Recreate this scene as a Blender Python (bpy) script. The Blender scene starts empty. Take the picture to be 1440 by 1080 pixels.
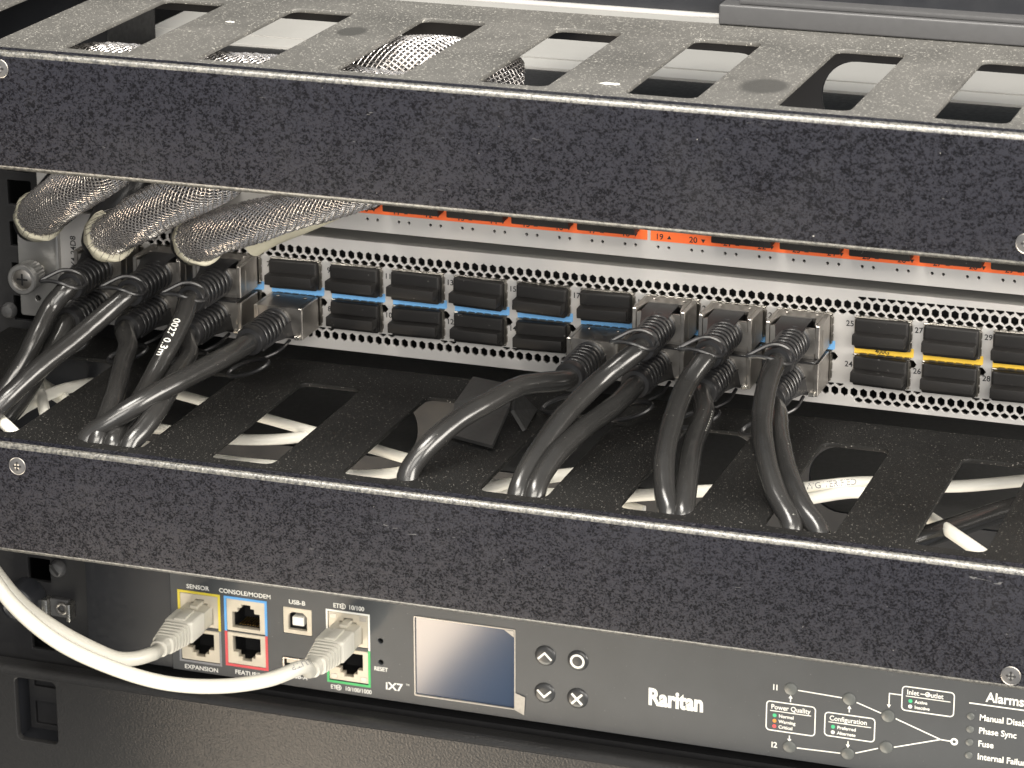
import bpy, bmesh, math, random
import numpy as np
from mathutils import Vector
random.seed(7)
S = bpy.context.scene
COL = S.collection
MM = 0.001
# ------------------------------------------------------------------ camera
F = 4393.354                                  # focal length in pixels of a 1440 px wide frame
YAW, PIT = math.radians(19.035), math.radians(18.950)
ca, sa, cb, sb = math.cos(YAW), math.sin(YAW), math.cos(PIT), math.sin(PIT)
FW = np.array([-sa*cb, ca*cb, -sb]); RT = np.array([ca, sa, 0.0]); DN = np.cross(FW, RT)
CAM = np.array([298.91, -866.44, 355.39])     # mm
cam = bpy.data.cameras.new('camera'); co = bpy.data.objects.new('camera', cam); COL.objects.link(co)
from mathutils import Matrix
m = Matrix((tuple(RT), tuple(-DN), tuple(-FW))).transposed().to_4x4()
m.translation = Vector(CAM*MM); co.matrix_world = m
cam.sensor_width = 36.0; cam.lens = F/1440*36.0
cam.clip_start = 0.02; cam.clip_end = 50
cam.dof.use_dof = True; cam.dof.focus_distance = 1.045; cam.dof.aperture_fstop = 40.0
S.camera = co
# ------------------------------------------------------------------ light
S.view_settings.view_transform = 'Standard'; S.view_settings.look = 'None'
S.view_settings.exposure = 0.45; S.view_settings.gamma = 1.0
W = bpy.data.worlds.new("World"); S.world = W; W.use_nodes = True
bgn = W.node_tree.nodes['Background']; bgn.inputs[0].default_value = (0.86, 0.92, 1.0, 1); bgn.inputs[1].default_value = 0.33
def area(name, loc, target, sx, sy, power, color):
    l = bpy.data.lights.new(name, 'AREA'); l.shape = 'RECTANGLE'; l.size = sx; l.size_y = sy
    l.energy = power; l.color = color
    o = bpy.data.objects.new(name, l); COL.objects.link(o); o.location = loc
    o.rotation_euler = (Vector(target)-Vector(loc)).to_track_quat('-Z', 'Y').to_euler()
    return o
area('hall_light', (1.1, -2.9, 1.15), (0.0, 0.1, -0.02), 2.0, 1.2, 64, (1.0, 0.95, 0.87))
area('hall_light', (1.9, -0.45, 0.50), (0.0, 0.03, 0.02), 1.5, 0.8, 70, (1.0, 0.94, 0.85))
area('ceiling_light', (0.45, -1.55, 1.75), (0.0, 0.0, 0.0), 2.0, 0.5, 50, (1.0, 0.94, 0.84))
area('ceiling_light', (-0.40, -0.60, 1.95), (-0.02, 0.0, 0.1), 1.2, 0.5, 55, (1.0, 0.95, 0.87))
area('floor_light', (-0.42, -0.55, -1.0), (-0.42, -0.55, 0), 0.8, 0.6, 11, (1.0, 0.92, 0.76)).rotation_euler = (math.pi, 0, 0)
fl = area('floor_light', (-0.905, -1.25, -1.0), (-0.905, -1.25, 0), 0.28, 1.9, 22, (1.0, 0.81, 0.60)); fl.rotation_euler = (math.pi, 0, 0)
# ------------------------------------------------------------------ coordinate helpers (mm)
def px(x, y, ax, v):
    """point of the plane (axis ax = v) that photograph pixel x, y looks at"""
    d = RT*((x-720)/F) + DN*((y-540)/F) + FW
    return CAM + d*((v-CAM[ax])/d[ax])
def pY(x, y, v): return px(x, y, 1, v)
def pZ(x, y, v): return px(x, y, 2, v)
# ------------------------------------------------------------------ materials
MATS = {}
def nodes(name):
    mt = bpy.data.materials.new(name); mt.use_nodes = True
    nt = mt.node_tree; return mt, nt, nt.nodes['Principled BSDF']
def link(nt, a, b): nt.links.new(a, b)
def coords(nt, scale=(1, 1, 1)):
    t = nt.nodes.new('ShaderNodeTexCoord'); mp = nt.nodes.new('ShaderNodeMapping')
    mp.inputs['Scale'].default_value = scale
    oi = nt.nodes.new('ShaderNodeObjectInfo'); ad = nt.nodes.new('ShaderNodeVectorMath'); ad.operation = 'ADD'   # a different patch of the grain on every copy
    link(nt, t.outputs['Object'], ad.inputs[0]); link(nt, oi.outputs['Random'], ad.inputs[1]); link(nt, ad.outputs[0], mp.inputs['Vector']); return mp.outputs[0]
def noise(nt, vec, scale, detail=3, rough=.55, dist=0):
    n = nt.nodes.new('ShaderNodeTexNoise'); n.inputs['Scale'].default_value = scale
    n.inputs['Detail'].default_value = detail; n.inputs['Roughness'].default_value = rough
    n.inputs['Distortion'].default_value = dist
    link(nt, vec, n.inputs['Vector']); return n.outputs[0]
def ramp(nt, fac, stops):
    r = nt.nodes.new('ShaderNodeValToRGB'); el = r.color_ramp.elements
    while len(el) < len(stops): el.new(.5)
    for e, (p, c) in zip(el, stops):
        e.position = p; e.color = (c, c, c, 1) if not isinstance(c, tuple) else (*c, 1)
    link(nt, fac, r.inputs[0]); return r.outputs[0]
def mixc(nt, fac, a, b):
    mx = nt.nodes.new('ShaderNodeMix'); mx.data_type = 'RGBA'
    if hasattr(fac, 'node'): link(nt, fac, mx.inputs['Factor'])
    else: mx.inputs['Factor'].default_value = fac
    for k, c in ((6, a), (7, b)):
        if hasattr(c, 'node'): link(nt, c, mx.inputs[k])
        else: mx.inputs[k].default_value = (*c, 1)
    return mx.outputs[2]
def bump(nt, bs, h, strength, dist):
    b = nt.nodes.new('ShaderNodeBump'); b.inputs['Strength'].default_value = strength; b.inputs['Distance'].default_value = dist
    link(nt, h, b.inputs['Height']); link(nt, b.outputs[0], bs.inputs['Normal'])
def simple(name, col, rough=.5, metal=0, spec=.5, var=.12, vscale=300, bmp=0, bscale=2500, coat=0):
    mt, nt, bs = nodes(name); v = coords(nt)
    n = noise(nt, v, vscale, 4)
    a = tuple(c*(1-var) for c in col); b = tuple(min(1, c*(1+var)) for c in col)
    link(nt, mixc(nt, n, a, b), bs.inputs['Base Color'])
    r = ramp(nt, noise(nt, v, vscale*1.7, 3), [(.3, max(.02, rough-.07)), (.7, min(1, rough+.07))])
    link(nt, r, bs.inputs['Roughness'])
    bs.inputs['Metallic'].default_value = metal; bs.inputs['Specular IOR Level'].default_value = spec
    bs.inputs['Coat Weight'].default_value = coat
    if bmp: bump(nt, bs, noise(nt, v, bscale, 3), bmp, .0004)
    MATS[name] = mt; return mt
def dusty(name, col, rough, specks, speck_scale, speck_col, spec=.5, bscale=2600, bstr=.35, film=0, film_col=(.3, .29, .27), smudges=()):
    """painted or plastic surface with grain, a thin film of dust and pale dust specks"""
    mt, nt, bs = nodes(name); v = coords(nt)
    base = mixc(nt, noise(nt, v, 60, 5), tuple(c*.8 for c in col), tuple(c*1.2 for c in col))
    if film:
        f = ramp(nt, noise(nt, v, 35, 6, .6), [(.3, film*.3), (.72, film)])
        base = mixc(nt, f, base, film_col)
    s = ramp(nt, noise(nt, v, speck_scale, 2, .5), [(specks, 0.0), (specks+.045, 1.0)])
    if smudges:
        dull = base
        for (cx, cy, rx, ry) in smudges:
            t_ = nt.nodes.new('ShaderNodeTexCoord'); mp = nt.nodes.new('ShaderNodeMapping'); mp.vector_type = 'POINT'
            mp.inputs['Scale'].default_value = (1/rx, 1/ry, 0); mp.inputs['Location'].default_value = (-cx/rx, -cy/ry, 0); link(nt, t_.outputs['Object'], mp.inputs['Vector'])
            ln = nt.nodes.new('ShaderNodeVectorMath'); ln.operation = 'LENGTH'; link(nt, mp.outputs[0], ln.inputs[0])
            base = mixc(nt, ramp(nt, ln.outputs['Value'], [(.72, .75), (1.0, 0.0)]), base, tuple(c*.7 for c in col))
            s = mixc(nt, ramp(nt, ln.outputs['Value'], [(.72, 1.0), (1.0, 0.0)]), s, (0, 0, 0))
    link(nt, mixc(nt, s, base, speck_col), bs.inputs['Base Color'])
    bs.inputs['Roughness'].default_value = rough; bs.inputs['Specular IOR Level'].default_value = spec
    bump(nt, bs, noise(nt, v, bscale, 2), bstr, .0004)
    MATS[name] = mt; return mt
def hammer(name):
    """black textured paint: fine two-tone grain that paints the glints of its relief, dust specks, faint handling marks and short scratches"""
    mt, nt, bs = nodes(name)
    n1 = noise(nt, coords(nt, (1250, 1250, 1500)), 1.0, 4, .62, .7); n2 = noise(nt, coords(nt, (560, 560, 640)), 1.0, 2)
    big = noise(nt, coords(nt, (14, 14, 30)), 1.0, 5, .6)
    def madd(x, k, y):
        q = nt.nodes.new('ShaderNodeMath'); q.operation = 'MULTIPLY_ADD'; link(nt, x, q.inputs[0]); q.inputs[1].default_value = k; link(nt, y, q.inputs[2]); return q.outputs[0]
    h = madd(n2, .4, n1); hb = madd(big, .10, h)
    k = ramp(nt, hb, [(.665, 0.0), (.79, 1.0)])
    c = mixc(nt, k, (.0025, .0025, .004), (.0145, .015, .0205))  # paler flecks paint in the reflections off the paint's relief
    c = mixc(nt, ramp(nt, noise(nt, coords(nt, (22, 22, 22)), 1.0, 6, .7), [(.50, 0.0), (.80, .16)]), c, (.06, .06, .062))
    s = ramp(nt, noise(nt, coords(nt), 800, 2, .5), [(.785, 0.0), (.81, .8)])
    c = mixc(nt, s, c, (.40, .39, .37))
    sc = ramp(nt, noise(nt, coords(nt, (160, 160, 900)), 1.0, 1, .4, 1.5), [(.80, 0.0), (.815, .5)])
    link(nt, mixc(nt, sc, c, (.16, .16, .16)), bs.inputs['Base Color'])
    link(nt, ramp(nt, k, [(0, .5), (1, .33)]), bs.inputs['Roughness'])
    link(nt, ramp(nt, k, [(0, .1), (1, .24)]), bs.inputs['Specular IOR Level'])
    bump(nt, bs, h, .42, .0004)
    MATS[name] = mt
hammer('hammered_black_paint')
mt, nt, bs = nodes('bend_highlight_paint'); v = coords(nt)  # bends of the bars: rim highlight put into a paler, glossier colour
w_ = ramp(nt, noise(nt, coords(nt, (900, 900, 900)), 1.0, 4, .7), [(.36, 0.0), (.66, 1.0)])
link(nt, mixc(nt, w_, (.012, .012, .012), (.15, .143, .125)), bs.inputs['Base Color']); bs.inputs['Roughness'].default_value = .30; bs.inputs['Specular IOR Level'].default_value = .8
bump(nt, bs, noise(nt, v, 1500, 3), .3, .0004); MATS['bend_highlight_paint'] = mt
dusty('shaded_black_tray_paint', (.006, .006, .006), .55, .668, 1400, (.19, .18, .165), spec=.14, film=.02)  # lower tray: same coat darkened for the shade under the upper manager
dusty('lit_dusty_tray_paint', (.045, .044, .041), .50, .628, 1350, (.34, .33, .30), film=.25, smudges=[((p[0]-8)*MM, p[1]*MM, rx, ry) for p, rx, ry in ((pZ(1075, 121, 133.35), .0085, .011), (pZ(495, 44, 133.35), .0055, .008))])  # upper tray: same dusty coat, base and film lightened for its grazing sheen
dusty('black_plastic_cap', (.010, .0095, .0095), .5, .72, 700, (.10, .095, .09), spec=.3, film=.045, bstr=.12, film_col=(.12, .11, .10))
dusty('black_cable_jacket', (.012, .012, .012), .22, .74, 900, (.2, .2, .185), film=.12, bstr=.05, film_col=(.105, .10, .095))
dusty('black_rubber', (.012, .012, .013), .34, .78, 800, (.16, .16, .16), film=.04, bstr=.08, film_col=(.1, .1, .1))
simple('black_interior', (.008, .008, .009), .6, var=.1)
simple('black_smooth_plastic', (.012, .013, .016), .42, var=.15, vscale=80)
simple('silver_panel', (.54, .525, .51), .42, metal=.25, var=.05, vscale=40, bmp=.05)
simple('ear_metal', (.40, .395, .385), .36, metal=.75, var=.1, vscale=60)
simple('nickel', (.43, .405, .375), .36, metal=1, var=.05, vscale=180)
simple('cage_steel', (.26, .245, .22), .36, metal=1, var=.06, vscale=200)
simple('bright_chrome', (.80, .79, .77), .2, metal=1, var=.06)
simple('zinc', (.68, .66, .61), .28, metal=1, var=.12)
simple('blue_print', (.17, .42, .76), .5, var=.04)
simple('yellow_print', (.85, .55, .06), .5, var=.04)
simple('orange_print', (.95, .16, .035), .5, var=.05)
simple('black_ink', (.015, .015, .017), .6, var=.1)
simple('white_ink', (.78, .77, .72), .6, var=.04)
simple('grey_ink', (.22, .22, .23), .6)
simple('cream_strap', (.52, .49, .38), .55, var=.12, vscale=160)
simple('white_cable_jacket', (.56, .54, .475), .36, var=.05, vscale=120, bmp=.04)
simple('brightened_tray_jacket', (.80, .78, .71), .38, var=.06, vscale=120, bmp=.04)  # white jacket made brighter to offset the shade inside the tray
simple('cream_jack', (.50, .455, .37), .38, metal=.15, var=.1, vscale=200)
dusty('pdu_film', (.048, .052, .056), .42, .745, 1500, (.2, .2, .2), bscale=3000, bstr=.06, film=.05, film_col=(.12, .118, .112))
simple('pdu_case', (.014, .015, .018), .42, var=.1)
simple('button_dome', (.035, .036, .037), .35, var=.05)
simple('led_lens', (.10, .105, .10), .35, var=.25, vscale=300)
simple('device_cover', (.38, .375, .36), .5, metal=.1, var=.06, vscale=30)
simple('dark_teal_backdrop', (.006, .011, .011), .8, var=.3, vscale=12)
simple('clip_plastic', (.026, .026, .026), .45, var=.1)
simple('chassis_grey', (.16, .16, .16), .5, var=.08)
simple('grey_bracket', (.06, .06, .062), .45, var=.1)
simple('printed_green', (.05, .45, .2), .5); simple('printed_red', (.62, .07, .08), .5); simple('printed_amber', (.7, .25, .04), .5)
simple('printed_sky_blue', (.10, .33, .68), .5)
simple('printed_lime', (.06, .42, .13), .5)
simple('printed_mustard', (.62, .50, .05), .5)
simple('braid_thread', (.60, .575, .56), .2, metal=.8, var=.35, vscale=900)
simple('braid_core', (.018, .017, .019), .6)
simple('gold_pin', (.75, .50, .16), .3, metal=1)
mt, nt, bs = nodes('clear_plug_plastic'); bs.inputs['Base Color'].default_value = (.72, .68, .58, 1); bs.inputs['Roughness'].default_value = .25
bs.inputs['Transmission Weight'].default_value = .35; bs.inputs['IOR'].default_value = 1.45
link(nt, mixc(nt, noise(nt, coords(nt), 250, 2), (.66, .62, .52), (.76, .73, .64)), bs.inputs['Base Color']); MATS['clear_plug_plastic'] = mt
mt, nt, bs = nodes('display_glass'); bs.inputs['Roughness'].default_value = .085; bs.inputs['Specular IOR Level'].default_value = .7
link(nt, mixc(nt, noise(nt, coords(nt), 40, 2), (.018, .036, .074), (.021, .041, .082)), bs.inputs['Base Color']); MATS['display_glass'] = mt
mt, nt, bs = nodes('clear_film'); bs.inputs['Roughness'].default_value = .15; bs.inputs['Base Color'].default_value = (.62, .58, .52, 1)
link(nt, mixc(nt, noise(nt, coords(nt), 700, 3), (.3, .28, .25), (.46, .43, .38)), bs.inputs['Base Color']); MATS['clear_film'] = mt
mt, nt, bs = nodes('leather_grain_plastic'); v = coords(nt)
link(nt, mixc(nt, noise(nt, v, 500, 4), (.019, .019, .020), (.027, .0265, .026)), bs.inputs['Base Color']); bs.inputs['Roughness'].default_value = .30
vo = nt.nodes.new('ShaderNodeTexVoronoi'); vo.feature = 'SMOOTH_F1'; vo.inputs['Scale'].default_value = 1250; link(nt, v, vo.inputs['Vector']); bs.inputs['Specular IOR Level'].default_value = .38
bump(nt, bs, vo.outputs[0], .22, .0004); MATS['leather_grain_plastic'] = mt
def M(n): return MATS[n]
# ------------------------------------------------------------------ mesh building
class MB:
    def __init__(s): s.v = []; s.f = []
    def add(s, vs, fs):
        o = len(s.v); s.v += [tuple(map(float, p)) for p in vs]; s.f += [tuple(i+o for i in q) for q in fs]; return s
    def bm(s, bm):
        bm.verts.index_update(); s.add([p.co[:] for p in bm.verts], [[p.index for p in q.verts] for q in bm.faces]); bm.free(); return s
    def box(s, x0, x1, y0, y1, z0, z1, bev=0, seg=2):
        vs = [(x, y, z) for x in (x0, x1) for y in (y0, y1) for z in (z0, z1)]
        fs = [(0, 1, 3, 2), (4, 6, 7, 5), (0, 4, 5, 1), (2, 3, 7, 6), (0, 2, 6, 4), (1, 5, 7, 3)]
        if not bev: return s.add(vs, fs)
        b = bmesh.new(); vv = [b.verts.new(p) for p in vs]
        for q in fs: b.faces.new([vv[i] for i in q])
        bmesh.ops.bevel(b, geom=b.edges[:], offset=bev, segments=seg, profile=.6, affect='EDGES'); return s.bm(b)
    def lathe(s, prof, axis, origin, n=24):
        """prof = list of (distance along axis, radius); axis unit vector"""
        a = Vector(axis).normalized(); u = a.orthogonal().normalized(); w = a.cross(u); o = Vector(origin); vs = []; fs = []
        for d, r in prof:
            for k in range(n):
                t = 2*math.pi*k/n; vs.append(o + a*d + (u*math.cos(t)+w*math.sin(t))*r)
        for i in range(len(prof)-1):
            for k in range(n): fs.append((i*n+k, i*n+(k+1) % n, (i+1)*n+(k+1) % n, (i+1)*n+k))
        fs.append(tuple(range(n))[::-1]); fs.append(tuple((len(prof)-1)*n+k for k in range(n)))
        return s.add(vs, fs)
    def cyl(s, p0, p1, r, n=20, r2=None):
        d = Vector(p1)-Vector(p0); return s.lathe([(0, r), (d.length, r if r2 is None else r2)], d, p0, n)
    def tube(s, pts, r, n=14, closed=False):
        P, T, U, Wd = frames(pts, closed); vs = []; fs = []; L = len(P)
        for i in range(L):
            rr = r(i/(L-1)) if callable(r) else r
            for k in range(n):
                t = 2*math.pi*k/n; vs.append(P[i]+(U[i]*math.cos(t)+Wd[i]*math.sin(t))*rr)
        for i in range(L if closed else L-1):
            j = (i+1) % L
            for k in range(n): fs.append((i*n+k, i*n+(k+1) % n, j*n+(k+1) % n, j*n+k))
        if not closed: fs.append(tuple(range(n))[::-1]); fs.append(tuple((L-1)*n+k for k in range(n)))
        return s.add(vs, fs)
    def prism(s, poly, y0, y1):
        """polygon in x, z between two depths"""
        n = len(poly); vs = [(x, y0, z) for x, z in poly]+[(x, y1, z) for x, z in poly]
        return s.add(vs, [tuple(range(n)), tuple(range(n, 2*n))[::-1]]+[(i, i+n, (i+1) % n+n, (i+1) % n) for i in range(n)])
    def extrude_x(s, prof, x0, x1, closed=True):
        """profile in y, z swept along x"""
        n = len(prof); vs = [(x0, y, z) for y, z in prof]+[(x1, y, z) for y, z in prof]
        return s.add(vs, [tuple(range(n))[::-1], tuple(range(n, 2*n))]+[(i, (i+1) % n, (i+1) % n+n, i+n) for i in range(n)])
    def slab(s, quad, t):
        """a sheet of thickness t from an ordered list of 3D corners"""
        q = [Vector(p) for p in quad]; nrm = (q[1]-q[0]).cross(q[2]-q[0]).normalized()*t; n = len(q)
        return s.add(q+[p+nrm for p in q], [tuple(range(n))[::-1], tuple(range(n, 2*n))]+[(i, (i+1) % n, (i+1) % n+n, i+n) for i in range(n)])
    def mesh(s, name, mat, origin=(0, 0, 0), sharp=35):
        me = bpy.data.meshes.new(name); o = np.array(origin, float)
        me.from_pydata([tuple((np.array(p)-o)*MM) for p in s.v], [], s.f); me.update()
        me.materials.append(M(mat)); me.shade_smooth(); me.set_sharp_from_angle(angle=math.radians(sharp)); return me
    def build(s, name, mat, parent=None, sharp=35):
        return put(name, s.mesh(name, mat, base(parent), sharp), parent)
def base(parent):
    while parent is not None and parent.parent is not None: parent = parent.parent
    return np.array(parent.location)/MM if parent is not None else np.zeros(3)
def put(name, me, parent=None):
    o = bpy.data.objects.new(name, me); COL.objects.link(o)
    if parent is not None: o.parent = parent
    return o
def thing(name, label, cat, loc=(0, 0, 0), group=None):
    o = bpy.data.objects.new(name, None); o.empty_display_size = .01; COL.objects.link(o); o.location = Vector(loc)*MM
    o['label'] = label; o['category'] = cat
    if group: o['group'] = group
    return o
def tag(o, label, cat, group=None):
    o['label'] = label; o['category'] = cat
    if group: o['group'] = group
    return o
def structure(o): o['kind'] = 'structure'; return o
def spline(pts, step=1.2):
    """Catmull-Rom through the points, resampled"""
    P = [np.array(p, float) for p in pts]; P = [2*P[0]-P[1]]+P+[2*P[-1]-P[-2]]; out = []
    for i in range(1, len(P)-2):
        p0, p1, p2, p3 = P[i-1:i+3]; n = max(2, int(np.linalg.norm(p2-p1)/step))
        t0 = 0; t1 = np.linalg.norm(p1-p0)**.5+1e-6; t2 = t1+np.linalg.norm(p2-p1)**.5+1e-6; t3 = t2+np.linalg.norm(p3-p2)**.5+1e-6
        for k in range(n):
            t = t1+(t2-t1)*k/n
            A1 = (t1-t)/(t1-t0)*p0+(t-t0)/(t1-t0)*p1; A2 = (t2-t)/(t2-t1)*p1+(t-t1)/(t2-t1)*p2; A3 = (t3-t)/(t3-t2)*p2+(t-t2)/(t3-t2)*p3
            B1 = (t2-t)/(t2-t0)*A1+(t-t0)/(t2-t0)*A2; B2 = (t3-t)/(t3-t1)*A2+(t-t1)/(t3-t1)*A3
            out.append((t2-t)/(t2-t1)*B1+(t-t1)/(t2-t1)*B2)
    out.append(P[-2]); return out
def frames(pts, closed=False):
    P = [Vector(p) for p in pts]; L = len(P); T = []
    for i in range(L):
        a = P[(i-1) % L] if closed or i > 0 else P[0]; b = P[(i+1) % L] if closed or i < L-1 else P[-1]
        T.append((b-a).normalized())
    u = T[0].cross(Vector((0, 0, 1)));
    if u.length < .1: u = T[0].cross(Vector((1, 0, 0)))
    u.normalize(); U = []; Wd = []
    for i in range(L):
        u = (u-T[i]*u.dot(T[i])).normalized(); U.append(u.copy()); Wd.append(T[i].cross(u))
    return P, T, U, Wd
def poly_rect(x0, x1, z0, z1, r=0, n=4):
    if r <= 0: return [(x0, z0), (x1, z0), (x1, z1), (x0, z1)]
    o = []
    for cx, cz, a in ((x1-r, z0+r, -90), (x1-r, z1-r, 0), (x0+r, z1-r, 90), (x0+r, z0+r, 180)):
        for k in range(n+1):
            t = math.radians(a+90*k/n); o.append((cx+r*math.cos(t), cz+r*math.sin(t)))
    return o
def poly_circle(cx, cz, r, n=16): return [(cx+r*math.cos(2*math.pi*k/n), cz+r*math.sin(2*math.pi*k/n)) for k in range(n)]
def curve_mesh(cu):
    ob = bpy.data.objects.new('tmp', cu); COL.objects.link(ob)
    dg = bpy.context.evaluated_depsgraph_get(); dg.update()
    me = bpy.data.meshes.new_from_object(ob.evaluated_get(dg)); bpy.data.objects.remove(ob); bpy.data.curves.remove(cu); return me
def plate(loops, a, b, bev=0, flat=False):
    """sheet with holes: loops (outline then holes) in x,z between depths a<b (flat: in x,y between heights)"""
    cu = bpy.data.curves.new('tmp', 'CURVE'); cu.dimensions = '2D'; cu.fill_mode = 'BOTH'
    for lp in loops:
        sp = cu.splines.new('POLY'); sp.points.add(len(lp)-1); sp.use_cyclic_u = True
        for p, (x, z) in zip(sp.points, lp): p.co = (x, z, 0, 1)
    cu.extrude = (b-a)/2-bev; cu.bevel_depth = bev; cu.bevel_resolution = 1; cu.offset = -bev
    me = curve_mesh(cu); mb = MB(); c = (a+b)/2
    vs = [v.co for v in me.vertices]
    vs = [(v.x, v.y, c+v.z) for v in vs] if flat else [(v.x, c-v.z, v.y) for v in vs]
    mb.add(vs, [tuple(p.vertices) for p in me.polygons]); bpy.data.meshes.remove(me); return mb
def text_mb(s, x, y, z, size, align='LEFT', bold=0, xs=1.0, depth=.06, up=False, spacing=1.0):
    bold = bold*1.15
    """lettering facing the viewer (-Y) with its baseline at x, z"""
    cu = bpy.data.curves.new('tmp', 'FONT'); cu.body = s; cu.size = 1.0; cu.align_x = align; cu.offset = bold; cu.extrude = .001
    cu.resolution_u = 3; cu.space_character = spacing
    me = curve_mesh(cu); k = size/.72; mb = MB(); vs = []
    for v in me.vertices:
        a, b = v.co.x*k*xs, v.co.y*k
        vs.append((x-b, y-(depth if v.co.z > 0 else 0), z+a) if up else (x+a, y-(depth if v.co.z > 0 else 0), z+b))
    mb.add(vs, [tuple(p.vertices) for p in me.polygons]); bpy.data.meshes.remove(me); return mb
def ring_rect(x0, x1, z0, z1, w, r, y, t=.08):
    return plate([poly_rect(x0, x1, z0, z1, r), poly_rect(x0+w, x1-w, z0+w, z1-w, max(0, r-w))], y-t, y)
def line_mb(mb, p, q, w, y, t=.08):
    p, q = np.array(p, float), np.array(q, float); d = (q-p)/np.linalg.norm(q-p); n = np.array([-d[1], d[0]])*w/2
    c = [p-n, q-n, q+n, p+n]; mb.prism([tuple(k) for k in c], y-t, y)

YP = 118.0           # depth of the front panels
# ------------------------------------------------------------------ cable managers
SLOT0 = 31.7-46.9*5
def manager(zt, label, paint, screws):
    t = thing('cable_manager', label, 'cable manager', (8, 0, zt-20), 'black slotted cable managers')
    X0, X1 = -236, 252
    # folded front: short top flange, bend, face, bend, return lip
    def arc(cy, cz, r, a0, a1, n=6): return [(cy+r*math.cos(math.radians(a0+(a1-a0)*k/n)), cz+r*math.sin(math.radians(a0+(a1-a0)*k/n))) for k in range(n+1)]
    R1, th, H = 2.4, 1.4, 39.6
    prof = [(5.0, zt)]+arc(R1, zt-R1, R1, 90, 180)+arc(R1, zt-H+R1, R1, 180, 270)+[(9.0, zt-H), (9.0, zt-H+th)]+arc(R1, zt-H+R1, R1-th, 270, 180)+arc(R1, zt-R1, R1-th, 180, 90)+[(5.0, zt-th)]
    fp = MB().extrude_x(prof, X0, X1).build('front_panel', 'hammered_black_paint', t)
    fp.data.materials.append(M('bend_highlight_paint'))
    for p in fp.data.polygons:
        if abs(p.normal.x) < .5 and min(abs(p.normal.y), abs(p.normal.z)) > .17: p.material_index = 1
    loops = [poly_rect(X0, X1, 5.03, 113.0)]
    for k in range(10):
        x = SLOT0+46.9*k
        if x > X0+3 and x+22.6 < X1: loops.append(poly_rect(x, x+22.6, 10.2, 90.0, 3.2))
    plate(loops, zt-1.5, zt-.02, .25, flat=True).build('slotted_top', paint, t)
    # rear plate with long round-ended openings
    lp = [poly_rect(X0, X1, zt-43, zt-1.55)]
    for a, b in ((-190, -74), (-58, 52), (69, 190)): lp.append(poly_rect(a, b, zt-33, zt-9, 11.5, 8))
    plate(lp, 111.4, 112.9, .15).build('rear_plate', 'black_smooth_plastic', t)
    for xe in (X0+.05, X1-1.45): MB().box(xe, xe+1.4, 2.5, 111.3, zt-H+1.5, zt-1.6).build('end_plate', paint, t)
    for x in screws:
        sx, sz = x
        s = MB().lathe([(-.35, 2.9), (-.5, 2.6), (-.55, 0.4)], (0, 1, 0), (sx, 0, sz), 24).build('screw', 'grey_bracket', t)
        r = MB().tube([(sx+2.95*math.cos(a), -.28, sz+2.95*math.sin(a)) for a in np.linspace(0, 2*math.pi, 24, endpoint=False)], .17, 6, True).build('screw_rim', 'nickel', s)
        c = MB(); c.box(sx-1.5, sx+1.5, -.62, -.4, sz-.3, sz+.3); c.box(sx-.3, sx+.3, -.63, -.4, sz-1.5, sz+1.5); c.build('cross_recess', 'black_interior', s)
        c = MB()
        for k in range(4):
            an = k*math.pi/2+math.pi/4; c.cyl((sx+.75*math.cos(an), -.75, sz+.75*math.sin(an)), (sx+.75*math.cos(an), -.5, sz+.75*math.sin(an)), .34, 8)
        c.build('recess_edge', 'zinc', s)
    return t
p1 = pY(25, 655, 0); p2 = pY(1422, 950, 0); p3 = pY(1441, 342, 0); p4 = pY(-2, 96, 0)
up_m = manager(133.35, 'upper black slotted cable manager with braided cables inside, above the silver switch', 'lit_dusty_tray_paint', [(p3[0]+.5, p3[2]), (p4[0]+.5, p4[2])])
lo_m = manager(0.0, 'lower black slotted cable manager with white cables inside, below the silver switch', 'shaded_black_tray_paint', [(p1[0], p1[2]), (p2[0], p2[2])])
for x, y, nm, sz in ((858, 118, 'white lint flake on the upper slotted tray, right of centre', 3.2), (324, 31, 'tiny white lint flake on the upper slotted tray, top left', 1.5)):
    q = pZ(x, y, 133.35); lf = MB(); n = 9
    ring = [(q[0]+sz*(1+.3*math.sin(3*k))*math.cos(2*math.pi*k/n), q[1]+.55*sz*(1+.35*math.sin(5*k+1))*math.sin(2*math.pi*k/n), 133.37+.12*(k % 2)) for k in range(n)]
    lf.add(ring+[(q[0], q[1], 133.37+.35)], [(k, (k+1) % n, n) for k in range(n)]); tag(lf.build('lint_flake', 'white_ink'), nm, 'lint')
# ------------------------------------------------------------------ silver switch
sw = thing('network_switch', 'silver network switch with honeycomb vents and two rows of ports, between the cable managers', 'network switch', (8, YP, 3.4))
ZB, ZTOP = 3.4, 44.9
def colx(c): return 91.2+23.5*(c-12) if c >= 12 else -5.7+23.3*(c-8)
ZU, ZL = 30.6, 17.4
CW, CH = 19.4, 10.8       # cage size
def hexa(cx, cz, r, sq=False, cut=False):
    h = 1.33
    p = [(cx+r*.87*math.sin(math.radians(60*k)), cz+r*math.cos(math.radians(60*k))) for k in range(6)]
    if sq: p = [(cx, cz+1.0), (cx+1.4, cz+.2), (cx+1.3, cz-.35), (cx+.5, cz-.95), (cx-.5, cz-.95), (cx-1.3, cz-.35), (cx-1.4, cz+.2)]
    if cut: p = [(cx-r*.8, cz+r*.35), (cx-r*.87, cz), (cx, cz-r*.6), (cx+r*.87, cz), (cx+r*.8, cz+r*.35)]
    return p
loops = [poly_rect(-216.5, 226, ZB, ZTOP, .6, 2)]
z1 = float(pY(681, 377.5, YP)[2]); z2 = z1-2.45; zb = float(pY(669, 494, YP)[2]); PT = 3.327
k = 0
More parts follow.
